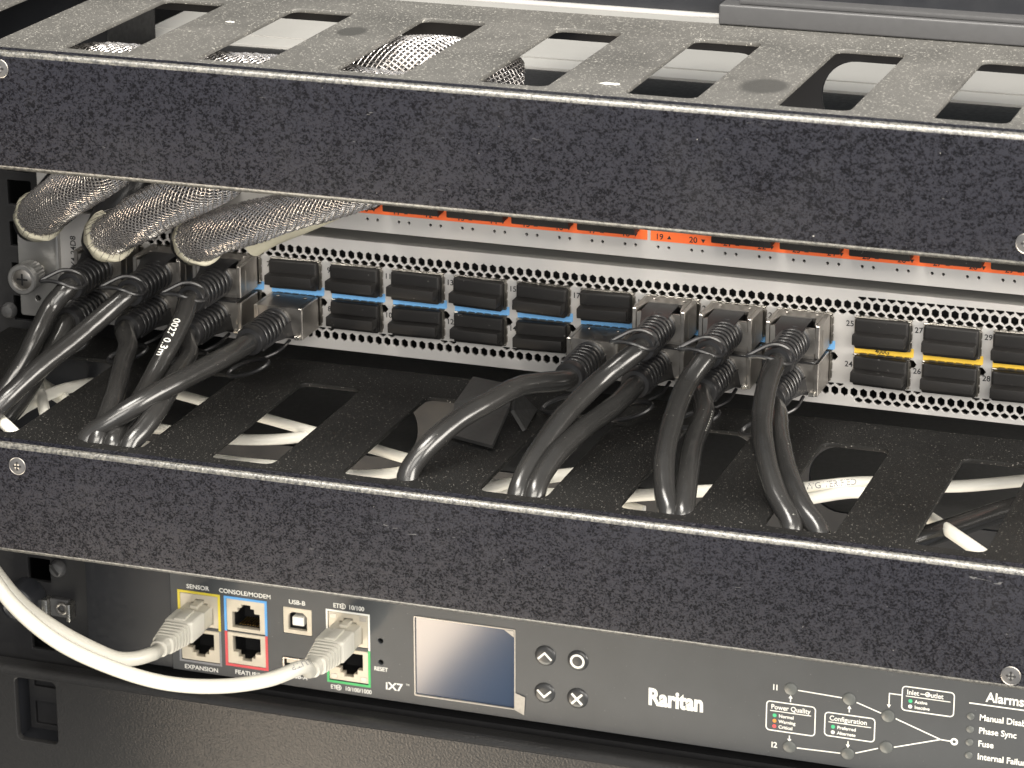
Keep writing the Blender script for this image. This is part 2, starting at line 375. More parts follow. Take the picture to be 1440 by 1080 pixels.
for i in range(-70, 70):
    x = 2.0+PT*i
    if -200 < x < 215:
        loops.append(hexa(x, z1, 1.69)); loops.append(hexa(x, zb, 1.68))
    x2 = x+PT/2
    if -200 < x2 < 215:
        loops.append(hexa(x2, z2, 1.75, sq=True))
        if x2 > 83:
            loops.append(hexa(x2, z1+2.7, 1.7, cut=True)); loops.append(hexa(x2, zb-2.5, 1.6, sq=True))
gaps = []
for c in range(16):
    xc = colx(c)
    loops.append(poly_rect(xc-CW/2+.6, xc+CW/2-.6, ZU-CH/2+.5, ZU+CH/2-.5)); loops.append(poly_rect(xc-CW/2+.6, xc+CW/2-.6, ZL-CH/2+.5, ZL+CH/2-.5))
    if c < 16:
        g = xc+CW/2
        loops.append([(g-.2, ZL+CH/2-.6), (g+.9, ZL+CH/2-.7), (g+2.1, ZL+CH/2-2.1), (g+1.0, ZL+CH/2-3.6), (g-.2, ZL+CH/2-3.4)])
        for i2 in (0, 1):
            xh = 2.0+PT*(round((g-2.0)/PT)+.5-i2)
            loops.append([(xh-1.3, zb+2.75), (xh+1.3, zb+2.75), (xh+1.35, zb+2.3), (xh, zb+1.55), (xh-1.35, zb+2.3)])
plate(loops, YP, YP+1.2, .12).build('front_panel', 'silver_panel', sw)
b = MB(); b.box(-216, 225, YP+1.25, YP+300, ZTOP-1.6, ZTOP-.15); b.build('top_cover', 'device_cover', sw)
b = MB(); b.box(-216, 225, YP+1.25, YP+300, ZB+.1, ZB+1.2); b.box(-216, 225, YP+16, YP+17, ZB+1.25, ZTOP-1.65); b.build('chassis', 'black_interior', sw)
# vertical bright beads pressed into the panel beside the last cable pair
# printed strips and cages
cage = MB()
for (x0, x1, z0, z1_) in ((-CW/2, CW/2, CH/2-.8, CH/2), (-CW/2, CW/2, -CH/2, -CH/2+.8), (-CW/2, -CW/2+.8, -CH/2+.82, CH/2-.82), (CW/2-.8, CW/2, -CH/2+.82, CH/2-.82)):
    cage.box(x0, x1, -1.3, 9.0, z0, z1_, .25, 1)
for k in range(6):                                       # spring fingers round the mouth
    x = -CW/2+2.2+k*3.05; cage.box(x, x+2.3, -1.2, -.1, CH/2+.02, CH/2+.35, .12, 1)
for k in range(3):
    z = -CH/2+1.2+k*3.0; cage.box(CW/2+.02, CW/2+.35, -1.2, -.1, z, z+2.4, .12, 1)
cage_me = cage.mesh('port_cage', 'cage_steel')
for c in range(16):
    for z in (ZU, ZL):
        o = put('port_cage', cage_me, sw); o.location = (Vector((colx(c), YP, z))-Vector(base(sw)))*MM
    mat = 'yellow_print' if c >= 12 else 'blue_print'
    xc = colx(c); zc = (ZU+ZL)/2
    s = MB(); s.prism([(xc-9.6, zc-1.15), (xc+9.9, zc-1.15), (xc+10.7, zc-.6), (xc+10.7, zc+2.2), (xc+9.75, zc+2.2), (xc+9.75, zc+1.15), (xc-9.6, zc+1.15)], YP-.25, YP-.05)
    s.build('speed_strip', mat, sw)
    if c == 12:
        text_mb('400G', xc, YP-.26, zc-.6, 1.6, 'CENTER', .01).build('lettering', 'black_ink', sw)
    for n, z in ((2*c+1, ZU+2.4), (2*c, ZL+1.2)):
        text_mb(str(n), xc-CW/2-.35, YP-.02, z-1.0, 2.0, 'RIGHT', .012).build('port_number', 'black_ink', sw)
# ear, label strip, thumbscrew
pl = [poly_rect(-233.2, -217.3, ZB+.1, ZTOP-.8, .8, 2)]
h1 = pY(57, 417, YP); h2 = pY(53, 325, YP); h1 = (-225.9, 10.6); h2 = (-226.2, 36.3)
pl += [poly_circle(*h1, 1.1, 14), poly_circle(*h2, 1.1, 14)]
ear = plate(pl, YP, YP+2.2, .2).build('mounting_ear', 'ear_metal', sw)
b = MB(); b.box(-217.25, -215.6, YP-2.2, YP+1, ZB+.4, ZTOP-1, .5); b.build('ear_rib', 'ear_metal', sw)
text_mb('FX4-24D8', -209.4, YP-.02, 22.5, 2.3, 'LEFT', .01, up=True).build('lettering', 'black_ink', sw)
ts = thing('thumbscrew', 'knurled silver thumbscrew on the left ear of the silver switch', 'screw', (-225.5, YP, 21.5))
tsx, tsz = -225.6, 21.3
b = MB(); b.lathe([(-.02, 2.6), (-2, 2.6), (-2.05, 3.6), (-3.6, 3.6)], (0, 1, 0), (tsx, YP, tsz), 28); b.build('shank', 'zinc', ts)
b = MB(); n = 56; prof = [(-3.65, 4.6), (-4.2, 5.4), (-9.4, 5.4), (-10.0, 5.1)]; vs = []; fs = []
for d, r in prof:
    for k in range(n): rr = r*(1.0 if k % 2 else .955); vs.append((tsx+rr*math.cos(2*math.pi*k/n), YP+d, tsz+rr*math.sin(2*math.pi*k/n)))
for i in range(3):
    for k in range(n): fs.append((i*n+k, i*n+(k+1) % n, (i+1)*n+(k+1) % n, (i+1)*n+k))
fs.append(tuple(range(n))); b.add(vs, fs); b.lathe([(-10, 5.5), (-10.4, 5.75), (-12.2, 5.75), (-12.7, 5.3), (-12.7, 4.1), (-11.9, 4.0)], (0, 1, 0), (tsx, YP, tsz), 40); b.build('knurled_head', 'ear_metal', ts)
b = MB(); b.lathe([(-11.85, 3.9), (-12.1, 3.5)], (0, 1, 0), (tsx, YP, tsz), 24); d = b.build('slotted_disc', 'nickel', ts)
b = MB(); b.box(tsx-2.2, tsx+2.2, YP-12.2, YP-12.12, tsz-.35, tsz+.35); b.box(tsx-.35, tsx+.35, YP-12.22, YP-12.12, tsz-2.2, tsz+2.2); b.build('cross_recess', 'black_interior', d)
# ------------------------------------------------------------------ dust caps
cb_ = MB(); cb_.box(-9.1, 9.1, -3.6, 6, -5.2, 5.2, .8, 3)
cap_body = cb_.mesh('cap_body', 'black_plastic_cap')
cr = MB(); cr.box(-8.9, 8.9, -8.4, -2.5, -2.7, .9, .4, 2)
cap_ridge = cr.mesh('grip_ridge', 'black_plastic_cap')
def cap(x, z, label, group):
    t = thing('dust_cap', label, 'dust cap', (x, YP, z), group)
    put('cap_body', cap_body, t); put('grip_ridge', cap_ridge, t)
    t.rotation_euler = (random.uniform(-.03, .03), random.uniform(-.025, .025), random.uniform(-.035, .035)); t.location.y += random.uniform(-.4, .4)*MM
    return t
G1 = 'black dust caps in the ports of the silver switch'
for c, nm in ((3, 'leftmost black dust cap of the upper row, right of the left cable bundle'), (4, 'second black dust cap from the left in the upper row'), (5, 'third black dust cap from the left in the upper row, above the blue strip'),
              (6, 'middle black dust cap of the upper row, straight above the folded clip'), (7, 'black dust cap in upper row, second to the left of the right cable plugs'), (8, 'black dust cap in upper row directly left of the right group of cable plugs'),
              (12, 'black dust cap above the yellow strip lettered 400G, nearest the plugs'), (13, 'black dust cap in upper row above yellow strip, second from the right edge'), (14, 'black dust cap in upper row above yellow strip, cut by the right edge')):
    cap(colx(c), ZU, nm, G1)
for c, nm in ((4, 'black dust cap in lower row just right of the single low metal plug'), (5, 'second black dust cap from the left in the lower row'), (6, 'third black dust cap from the left in the lower row'), (7, 'black dust cap in lower row directly left of the plug over the folded clip'),
              (12, 'black dust cap in lower row under the yellow strip lettered 400G'), (13, 'black dust cap in lower row under yellow strip, second from the right edge'), (14, 'black dust cap in lower row under yellow strip, cut by the right edge')):
    cap(colx(c), ZL, nm, G1)
# ------------------------------------------------------------------ copper cables with metal plugs
SH = 11.6
def shell_mesh():
    b = MB(); w, h = 9.3, SH/2; y1 = -2.5; y0 = -17.5
    # side walls, bottom, top with trapezoid cut
    b.box(-w, -w+1.6, y0, y1, -h, h, .25, 1); b.box(w-1.6, w, y0, y1, -h, h, .25, 1)
    b.box(-w+1.62, w-1.62, y0, y1, -h, -h+1.2); 
    top = [(-w+1.62, y1), (w-1.62, y1), (w-1.62, y0+.4), (w-2.0, y0+1.0), (w-3.2, y0+8.5), (-w+3.2, y0+8.5), (-w+2.0, y0+1.0), (-w+1.62, y0+.4)]
    vs = [(x, y, h-.02) for x, y in top]+[(x, y, h-1.2) for x, y in top]; n = len(top)
    b.add(vs, [tuple(range(n)), tuple(range(n, 2*n))[::-1]]+[(i, i+n, (i+1) % n+n, (i+1) % n) for i in range(n)])
    b.box(-w+1.62, w-1.62, y0+.3, y0+1.6, -h+1.22, h-1.22)
    b.box(-w+.4, -w+1.4, y0-.12, y0+.1, -h+1, -h+6.5); b.box(w-1.9, w-1.3, y0-.15, y0+.28, -h+2, 1.5); b.box(w-1.2, w-.4, y0-.12, y0+.1, -h+1.2, h-3)
    b.box(-8.6, 8.6, y1, 4, -4.2, 4.2)
    for x in (-5.2, 5.2):                                  # pressed dimples
        b.lathe([(0, .9), (.25, .75), (.3, .1)], (0, 0, 1), (x, y1-2.2, h-.03), 12)
        b.lathe([(0, .9), (.25, .75), (.3, .1)], (0, 0, -1), (x, y1-2.2, -h+.03), 12)
    b.box(w-.02, w+.18, y0+4.5, y0+4.9, -h+1.5, h-2.5)
    return b.mesh('plug_shell', 'nickel')
def foot_mesh():
    b = MB(); h = SH/2
    b.box(-8.4, -6.4, -18.6, -15, h-1.6, h-.2, .2, 1); b.box(6.4, 8.4, -18.6, -15, h-1.6, h-.2, .2, 1); return b.mesh('latch_foot', 'zinc')
def overmold_mesh():
    b = MB(); h = SH/2; prof = [(-9.0, h-.3), (-17.9, h-.4), (-20.5, h-1.6), (-28.5, 3.6), (-28.5, 1.0), (-18.0, -1.0), (-9.0, -1.0)]
    W_ = (6.0, 5.9, 5.2, 3.2, 3.2, 5.0, 6.0); K = len(prof)
    b.add([(-q, y, z) for q, (y, z) in zip(W_, prof)]+[(q*.8, y, z) for q, (y, z) in zip(W_, prof)], [tuple(range(K)), tuple(range(K, 2*K))[::-1]]+[(i, (i+1) % K, (i+1) % K+K, i+K) for i in range(K)])
    return b.mesh('overmold', 'black_rubber')
def boot_mesh():
    b = MB(); prof = [(-15.5, 5.4), (-18.4, 5.4), (-18.6, 5.1)]; y = -18.7
    for k in range(6):
        r = 5.25-.04*k
        prof += [(y, 3.7), (y-1.35, 3.7), (y-1.45, r-.2), (y-1.65, r), (y-2.75, r), (y-2.95, r-.2)]; y -= 3.0
    prof += [(y, 4.0), (y-1.0, 4.1), (y-1.05, 4.95), (y-1.25, 5.15), (y-4.2, 5.1), (y-4.7, 4.8), (y-4.8, 3.3)]
    b.lathe(prof, (0, 1, 0), (0.8, 0, 0), 28)
    for an in (125, 305):                                   # spines that close the grooves
        a = math.radians(an); cx, cz = .8+4.3*math.cos(a), 4.3*math.sin(a)
        b.box(cx-1.5, cx+1.5, y-1, -18, cz-.75, cz+.75, .3, 1)
    return b.mesh('strain_relief', 'black_rubber')
STRAP = MB().box(-8.8, 8.8, -21, -7, -SH/2-.75, -SH/2-.05, .15, 1).mesh('pull_strap', 'black_rubber')
SHELL, OVER, BOOT, FOOT = shell_mesh(), overmold_mesh(), boot_mesh(), foot_mesh()
YE = YP-41.0
def rel(p, q): return np.array(p)-np.array(q)
c23 = np.array([colx(11), YP, ZU])
UP_LOOP = [rel(pY(x, y, d), c23) for x, y, d in ((1117, 505, 79), (1110, 493, 80), (1096, 485, 78), (1082, 485, 76), (1066, 492, 74), (1051, 501, 72), (1066, 501, 72), (1085, 505, 72), (1101, 511, 74), (1112, 511, 77))]
c18 = np.array([colx(9), YP, ZL])
LO_LOOP = []
for k in range(14):
    t = 2*math.pi*k/14; u, v = 31*math.cos(t), 9.5*math.sin(t)
    LO_LOOP.append(rel(pY(886+u, 578+v-u*.27, 84-3*math.sin(t)), c18))
def closed_spline(P, step=.8):
    n = len(P); q = P+P[:3]+[]; s = spline([P[-1]]+P+[P[0], P[1]], step)
    # trim the lead-in and lead-out
    d0 = min(range(len(s)//2), key=lambda i: np.linalg.norm(s[i]-P[0])); d1 = min(range(len(s)//2, len(s)), key=lambda i: np.linalg.norm(s[i]-P[0]))
    return s[d0:d1]
UPL = MB().tube(closed_spline(UP_LOOP), .75, 8, True).mesh('pull_loop', 'black_rubber')
LOL = MB(); LOL.tube(closed_spline(LO_LOOP), .75, 8, True)
LOL.tube(spline([LO_LOOP[12], LO_LOOP[13]+np.array([2, 6, 1.5]), np.array([4.5, -18, -6.0])]), .6, 8); LOL = LOL.mesh('pull_loop', 'black_rubber')
G2 = 'black copper cables plugged into the silver switch'
def dac(c, row, path, label, lettering=None, down=26):
    z = ZU if row else ZL; x = colx(c); o = np.array([x, YP, z])
    t = thing('network_cable', label, 'network cable', o, G2)
    for nm, me in (('plug_shell', SHELL), ('overmold', OVER), ('strain_relief', BOOT), ('latch_foot', FOOT)):
        if nm == 'latch_foot' and row: continue
        p = put(nm, me, t)
        if not row: p.rotation_euler = (0, math.pi, 0)
    if row: put('pull_strap', STRAP, t)
    put('pull_loop', UPL if row else LOL, t)
    ox = .8 if row else -.8
    pts = [(x+ox, YE+4, z), (x+ox, YE-2, z-.15)]
    for q in path: pts.append(pY(*q[:3]) if len(q) == 3 else pY(q[0], q[1], 15.0))
    if down: e = np.array(pts[-1]); pts += ([e+np.array([0, -2.4, -4.4]), e+np.array([.3, -4.2, -11]), e+np.array([1, -4.6, -24])] if down > 10 else [2*e-np.array(pts[-2])])
    s = spline(pts, 1.5); ph = random.uniform(0, 6); cbl = MB().tube(s, lambda u: 3.5+.05*math.sin(37*u+ph)+.03*math.sin(91*u), 20).build('cable', 'black_cable_jacket', t, 60)
    return t, s
DACS = [
 (8, 0, [(735, 542, 60), (690, 564, 45), (640, 594, 31), (598, 632, 20), (575, 664, 0, 0)], 'black cable from lower row curving across the folded black clip'),
 (9, 1, [(840, 538, 62), (793, 586, 44), (757, 635, 29), (736, 672, 19), (729, 692, 0, 0)], 'shiny black cable from the leftmost upper plug of the right group'),
 (9, 0, [(865, 570, 63), (815, 607, 44), (777, 645, 28), (758, 676, 19), (752, 695, 0, 0)], 'black cable from lower row running just right of the shiny bent cable'),
 (10, 1, [(966, 540, 65), (945, 595, 47), (934, 650, 30), (936, 697, 19), (941, 720, 0, 0)], 'black cable from the middle upper plug of the right group'),
 (10, 0, [(990, 580, 66), (975, 625, 48), (966, 680, 27), (961, 722, 0, 0)], 'black cable from lower row with dashed white print, behind the middle upper cable'),
 (11, 1, [(1082, 530, 68), (1072, 580, 54), (1074, 630, 39), (1090, 690, 25), (1114, 741, 0, 0)], 'black cable from the rightmost upper plug, next to port number 25'),
 (11, 0, [(1091, 576, 70), (1095, 610, 56), (1106, 660, 38), (1128, 712, 22), (1153, 752, 0, 0)], 'black cable from the rightmost lower plug, beside printed number 24'),
 (3, 0, [(325, 497, 64), (275, 524, 46), (215, 556, 29), (160, 590, 19), (124, 616, 0, 0)], 'black cable of the left group lying across the others, from plug beside number 8'),
 (2, 0, [(265, 500, 66), (247, 530, 50), (225, 570, 31), (200, 605, 20), (183, 625, 0, 0)], 'black cable of the left group in lower row, under the cable printed 0.3m'),
 (2, 1, [(258, 445, 69), (236, 490, 57), (210, 540, 45), (180, 590, 29), (160, 622, 0, 0)], 'black cable of the left group with white print 0027 0.3m'),
 (1, 0, [(180, 485, 68), (172, 515, 54), (160, 560, 33), (146, 598, 20), (138, 616, 0, 0)], 'black cable of the left group hanging steeply from the second lower plug'),
 (1, 1, [(150, 440, 68), (105, 478, 56), (55, 518, 42), (10, 560, 30), (-40, 610, 20)], 'black shiny cable of the left group leaving the photo at its left edge'),
 (0, 1, [(72, 432, 70), (55, 465, 62), (30, 515, 52), (-5, 565, 42), (-40, 605, 30)], 'black cable of the leftmost upper plug, next to the thumbscrew'),
 (0, 0, [(85, 470, 72), (60, 510, 62), (30, 560, 48), (-10, 610, 34)], 'black cable of the leftmost lower plug, mostly hidden behind other cables'),
]
PATHS = {}
for c, row, path, label in DACS:
    pth = [(q[0], q[1], q[2]) if len(q) == 3 else (q[0], q[1], 0.0, 1) for q in path]
    t, s = dac(c, row, pth, label, down=26 if len(path[-1]) == 4 else 8); PATHS[(c, row)] = (t, s)
def print_on_cable(t, s, text, u0, size, radius, mat, side, bold=.0):
    """lettering wrapped along a cable path; side = direction the print faces"""
    cu = bpy.data.curves.new('tmp', 'FONT'); cu.body = text; cu.size = 1.0; cu.offset = bold; cu.resolution_u = 2; cu.fill_mode = 'FRONT'
    me = curve_mesh(cu); k = size/.72; P, T, U, Wd = frames(s)
    L = [0]
    for i in range(1, len(P)): L.append(L[-1]+(P[i]-P[i-1]).length)
    side = Vector(side).normalized(); vs = []
    for v in me.vertices:
        d = u0+v.co.x*k; j = max(0, min(len(L)-2, next((i for i in range(len(L)-1) if L[i+1] > d), len(L)-2)))
        f = (d-L[j])/max(1e-6, L[j+1]-L[j]); p = P[j].lerp(P[j+1], f); tn = T[j].lerp(T[j+1], f).normalized()
        nrm = (side-tn*side.dot(tn)).normalized(); b = nrm.cross(tn) if False else tn.cross(nrm)
        a = (v.co.y*k-size/2)/radius
        vs.append(p+(nrm*math.cos(a)-b*math.sin(a))*(radius+.06))
    mb = MB().add(vs, [tuple(p.vertices) for p in me.polygons]); bpy.data.meshes.remove(me); mb.build('lettering', mat, t)
VIEW = -FW
t, s = PATHS[(2, 1)]; print_on_cable(t, s, '0027 0.3m', 17, 2.7, 3.62, 'white_ink', VIEW+np.array([-.25, 0, .1]), .01)
t, s = PATHS[(10, 0)]; print_on_cable(t, s, '- - - - - - - - -', 18, 1.6, 3.62, 'white_ink', VIEW+np.array([.8, 0, 0]))
# ------------------------------------------------------------------ orange labelled device above the switch
od = thing('patch_unit', 'silver rack unit with orange label strip and black caps, mostly behind the upper manager', 'rack unit', (8, YP, 48.6))
ZO = 48.7; ZOT = 91.5
lp = [poly_rect(-224, 240, ZO, ZOT, .5, 2)]
for i in range(-9, 13):
    xc = 14.4+11.85*i
    for dx in (-2.4, 1.4): lp.append(poly_circle(xc+dx, 53.2, .55, 10))
plate(lp, YP, YP+1.2, .1).build('front_panel', 'silver_panel', od)
b = MB(); b.box(-224, 240, YP+1.25, YP+84, ZO+.8, ZOT-.5); b.build('chassis', 'black_interior', od)
b = MB(); b.box(-224, 240, YP+84.2, YP+330, ZO+1, ZOT+.6, .8); b.box(-224, 240, YP+97, YP+97.8, ZOT+.65, ZOT+1.1); b.build('top_cover', 'device_cover', od)
s = MB()
s.box(-115, 8.2, YP-.2, YP-.03, 55.4, 64); s.box(9.4, 240, YP-.2, YP-.03, 55.4, 64); s.build('label_strip', 'orange_print', od)
def tri(mb, x, z, r, up, y):
    mb.prism([(x-r, z-r*.7), (x+r, z-r*.7), (x, z+r)] if up else [(x-r, z+r*.7), (x, z-r), (x+r, z+r*.7)], y-.06, y)
for n in range(9, 33):
    x = 14.4+12.0*(n-19)
    text_mb(str(n), x-1.9, YP-.21, 56.0, 2.1, 'CENTER', .012).build('port_number', 'black_ink', od)
    q = MB(); tri(q, x+1.6, 56.9, .75, n % 2 == 1, YP-.21); q.build('arrow_mark', 'black_ink', od)
ob_ = MB(); ob_.box(-10.4, 10.4, -6.5, 0, -4.2, 4.5, .7, 2); ob_.box(-10.2, 10.2, -10, -5, .5, 4.2, .5, 2); OCAP = ob_.mesh('dust_cap', 'black_plastic_cap')
cols = [-5, -4, -3, -2, -1, 1, 2, 3, 4, 5, 6]
names = {-5: 'hidden black cap at left end of orange strip, beside the braided sleeve', -4: 'black cap above orange strip just right of the braided sleeve', -3: 'third black cap above the orange strip from the sleeve', -2: 'black cap above orange strip near middle, left of number 16',
         -1: 'black cap above orange strip just left of the printed 19', 1: 'black cap above orange strip just right of the printed 20', 2: 'second black cap right of the printed 20 on orange strip', 3: 'third black cap right of the printed 20 on orange strip',
         4: 'fourth black cap right of the printed 20 on orange strip', 5: 'fifth black cap right of the printed 20, at right edge', 6: 'last black cap on the orange strip, cut by the right edge'}
for k in cols:
    o = tag(put('dust_cap', OCAP), names[k], 'dust cap', 'black caps above the orange label strip'); o.location = Vector((20.2+23.75*k-1.2, YP-.25, 62.55))*MM
# ------------------------------------------------------------------ braided cable sleeves
def braid(pts, r, n, pitch, flat=1.0):
    """woven threads round a path: n helices each way, going over and under one another"""
    s = spline(pts, 1.0); P, T, U, Wd = frames(s); L = [0]
    for i in range(1, len(P)): L.append(L[-1]+(P[i]-P[i-1]).length)
    mb = MB(); R = r if callable(r) else (lambda u: r)
    for sgn in (1, -1):
        for k in range(n):
            vs = []; fs = []
            for i in range(len(P)):
                u = L[i]/L[-1]; a = 2*math.pi*k/n+sgn*2*math.pi*L[i]/pitch
                wv = math.cos(L[i]/pitch*2*n*math.pi+(0 if sgn > 0 else math.pi)+math.pi*k)
                rr = R(u)+.28*wv+.02
                for da, dr in ((-.44/R(u), -.12), (-.18/R(u), .2), (.18/R(u), .2), (.44/R(u), -.12)):
                    vs.append(P[i]+(U[i]*math.cos(a+da)+Wd[i]*math.sin(a+da)*flat)*(rr+dr))
            for i in range(len(P)-1):
                for q in (0, 1, 2): fs.append((i*4+q, i*4+q+1, i*4+5+q, i*4+4+q))
            mb.add(vs, fs)
    return mb, s
def sleeve(ring, path, label, r0, r1, cx, n=28):
    t = thing('braided_cable', label, 'braided cable', pY(*ring[0]), 'braided cables from the orange labelled unit')
    rp = [pY(*q) for q in ring]
    pts = rp+[pY(*q) if len(q) == 3 else np.array(q[:3]) for q in path]
    rad = lambda u: r0+(r1-r0)*min(1, u*2.2)
    ph = random.uniform(0, 6)
    rad0 = rad; rad = lambda u: rad0(u)*(1+.045*math.sin(9*u+ph)+.03*math.sin(23*u+2*ph))
    mb, s = braid(pts, rad, n, 62, flat=.86)
    o = mb.build('braid', 'braid_thread', t, 80); o['kind'] = 'stuff'
    MB().tube(s, lambda u: rad(u)*.86-.25, 24).build('cable_core', 'braid_core', t, 60)
    d = (rp[0]-rp[1]); d /= np.linalg.norm(d)
    band = MB(); q0 = rp[0]-d*1.5; q1 = rp[0]+d*4.5
    dv = Vector(d)
    band.lathe([(1.5, r0-.2), (1.6, r0+.35), (2.2, r0+.75), (4.4, r0+.5), (6.8, r0+.1), (8.4, r0-.9), (8.5, r0-2.5)], dv, q0, 36)
    band.v = [tuple(np.array(p)+np.array([.22*math.sin(p[2]*1.1), .2*math.cos(p[0]*1.3), .22*math.sin(p[0]*.9+1)])) for p in band.v]; band.build('end_band', 'cream_strap', t)
    fr = MB(); P_, T_, U_, W_ = frames(s[:14])
    for k in range(26):
        a = 2*math.pi*k/26+random.uniform(-.1, .1); rr = r0*random.uniform(.98, 1.06)
        p0 = P_[9]+(U_[9]*math.cos(a)+W_[9]*math.sin(a)*.86)*rr; p1 = P_[3]+(U_[3]*math.cos(a+.12)+W_[3]*math.sin(a+.12)*.9)*(rr+random.uniform(.3, .9)); p2 = P_[0]+(U_[0]*math.cos(a+.2)+W_[0]*math.sin(a+.2)*.9)*(rr+random.uniform(.4, 1.7))-T_[0]*random.uniform(-1, 2.2)
        fr.tube(spline([p0, p1, p2], 1.5), .11, 4)
    fr.build('frayed_thread', 'braid_thread', t)['kind'] = 'stuff'
    b = MB(); e = np.array([cx, YP-1, 63.0]); b.tube(spline([q1, q1+d*6, e+np.array([0, -14, 0]), e]), r0-1.6, 18); b.build('connector_tail', 'black_rubber', t)
    return t
ZI = 118.0
sleeve([(58, 302, 92), (74, 288, 84)], [(105, 265, 72), (150, 238, 62), (-150, 54, 101, 0), (-128, 50, 108, 0)], 'short thick braided cable at far left with cream band, above the thumbscrew', 8.6, 9.5, -202)
sleeve([(158, 330, 90), (180, 317, 82)], [(212, 298, 72), (262, 272, 64), (320, 243, 58), (-105, 52, 104, 0), (-80, 50, 106, 0)], 'middle braided cable of three with wide cream band at its lower left end', 8.8, 9.2, -178)
sleeve([(283, 335, 88), (302, 327, 80)], [(345, 315, 72), (405, 298, 66), (475, 276, 60), (550, 250, 55), (-30, 52, 104, 0)], 'long braided cable on the right of the three, reaching the orange strip', 8.8, 8.0, -150)
sp = MB(); sp.tube(spline([pY(355, 345, 100), pY(385, 328, 98), pY(425, 312, 97), pY(470, 292, 96)]), 4.2, 16)
tag(sp.build('cable_strap', 'cream_strap'), 'cream strap lying under the long braided cable', 'strap')
bb, s_ = braid([(-178, 44, 111), (-160, 41, 117), (-125, 40, 118), (-90, 40, 118), (-55, 38, 117), (-28, 36, 117), (-9, 35, 114)], lambda u: 10.3+.3*math.sin(15*u), 28, 62)
t = thing('braided_cable', 'braided cable lying along the front inside the upper manager, showing in its left slots', 'braided cable', (-90, 36, 119), 'braided cables from the orange labelled unit')
o = bb.build('braid', 'braid_thread', t, 80); o['kind'] = 'stuff'
MB().tube(s_, 10.0, 24).build('cable_core', 'braid_core', t, 60)
# dark sleeve seen in slots further back
bb, s_ = braid([(-112, 56, 96), (-92, 60, 108), (-72, 68, 119), (-50, 78, 120.5), (-32, 92, 112)], 9.6, 30, 62)
t = thing('braided_cable', 'thick braided cable inside the upper manager, seen through the third slot', 'braided cable', (-75, 64, 119), 'braided cables from the orange labelled unit')
o = bb.build('braid', 'braid_thread', t, 80); o['kind'] = 'stuff'
MB().tube(s_, 9.25, 24).build('cable_core', 'braid_core', t, 60)
# ------------------------------------------------------------------ transfer switch (lower unit)
RY = YP-1.0
pd = thing('transfer_switch', 'dark grey rack power unit with small display, white lettering and network jacks', 'power unit', (8, RY, -131))
RZ0, RZ1 = -131.0, -43.6
JW, JH = 15.6, 13.0
jacks = [(-164.5, -105.6, 0), (-164.5, -119.8, 1), (-145.5, -105.4, 0), (-145.5, -118.9, 1), (-104.4, -104.9, 0), (-104.4, -119.3, 1)]
lp = [poly_rect(-176.2, 226, RZ0, RZ1)]
for x, z, f in jacks: lp.append(poly_rect(x-JW/2-.2, x+JW/2+.2, z-6.6, z+6.6))
lp.append(poly_rect(-130.4, -118.8, -109.7, -99.1)); lp.append(poly_rect(-131, -117.4, -124.6, -119.3)); lp.append(poly_rect(-78, -39.3, -127, -96))
for z in (-107.5, -116.1): lp.append(poly_circle(-91.6, z, 1.05, 14))
leds = [(63.5, -103.8), (63.7, -126.2), (84.6, -104.5), (84.8, -125.6), (98.6, -108.9), (98.4, -121.0)]
btn = [(-27.6, -104.2), (-15.2, -104.3), (-27.8, -118.9), (-15.3, -119.2)]
plate(lp, RY, RY+2.0, .12).build('front_film', 'pdu_film', pd)
b = MB(); b.box(-211.5, -176.3, RY+.2, RY+2.2, RZ0+.3, RZ1, .3); b.build('front_ear', 'pdu_case', pd)
b = MB(); b.box(-209, 225, RY+14, RY+300, RZ0+1, RZ1+1.2); b.build('chassis', 'chassis_grey', pd)
b = MB(); b.box(-209, 225, RY+2.3, RY+13.9, RZ1-1, RZ1+1.1); b.box(-209, 225, RY+2.3, RY+13.9, RZ0+.2, RZ0+1); b.build('case_rim', 'black_interior', pd)
for x, z, flip in jacks:
    sg = -1 if flip else 1
    T = [(-5.6, -5.0), (5.6, -5.0), (5.6, 1.4), (3.4, 1.4), (3.4, 3.2), (1.9, 3.2), (1.9, 4.6), (-1.9, 4.6), (-1.9, 3.2), (-3.4, 3.2), (-3.4, 1.4), (-5.6, 1.4)]
    j = plate([poly_rect(x-JW/2, x+JW/2, z-6.4, z+6.4, .3, 2), [(x+a, z+sg*c) for a, c in T]], RY+.1, RY+2.6, .1).build('network_jack', 'cream_jack', pd)
    bx = MB(); bx.box(x-6, x+6, RY+12.5, RY+13, z-5.6, z+5.6)
    bx.box(x-6.2, x-6, RY+2.7, RY+13, z-5.6, z+5.6); bx.box(x+6, x+6.2, RY+2.7, RY+13, z-5.6, z+5.6); bx.box(x-6.2, x+6.2, RY+2.7, RY+13, z+5.6, z+5.8); bx.box(x-6.2, x+6.2, RY+2.7, RY+13, z-5.8, z-5.6); bx.build('jack_cavity', 'black_interior', j)
    g = MB()
    for k in range(8): g.box(x-3.9+k*1.02, x-3.5+k*1.02, RY+3, RY+10, z-sg*4.6-.15, z-sg*4.6+.15)
    g.build('jack_pins', 'gold_pin', j)
    if x > -110:
        g = MB(); 
        for dx in (-5.9, 5.9): g.box(x+dx-1.3, x+dx+1.3, RY-.05, RY+.3, z+sg*4.9-.9, z+sg*4.9+.9, .1, 1)
        g.build('link_light', 'clear_film', j)
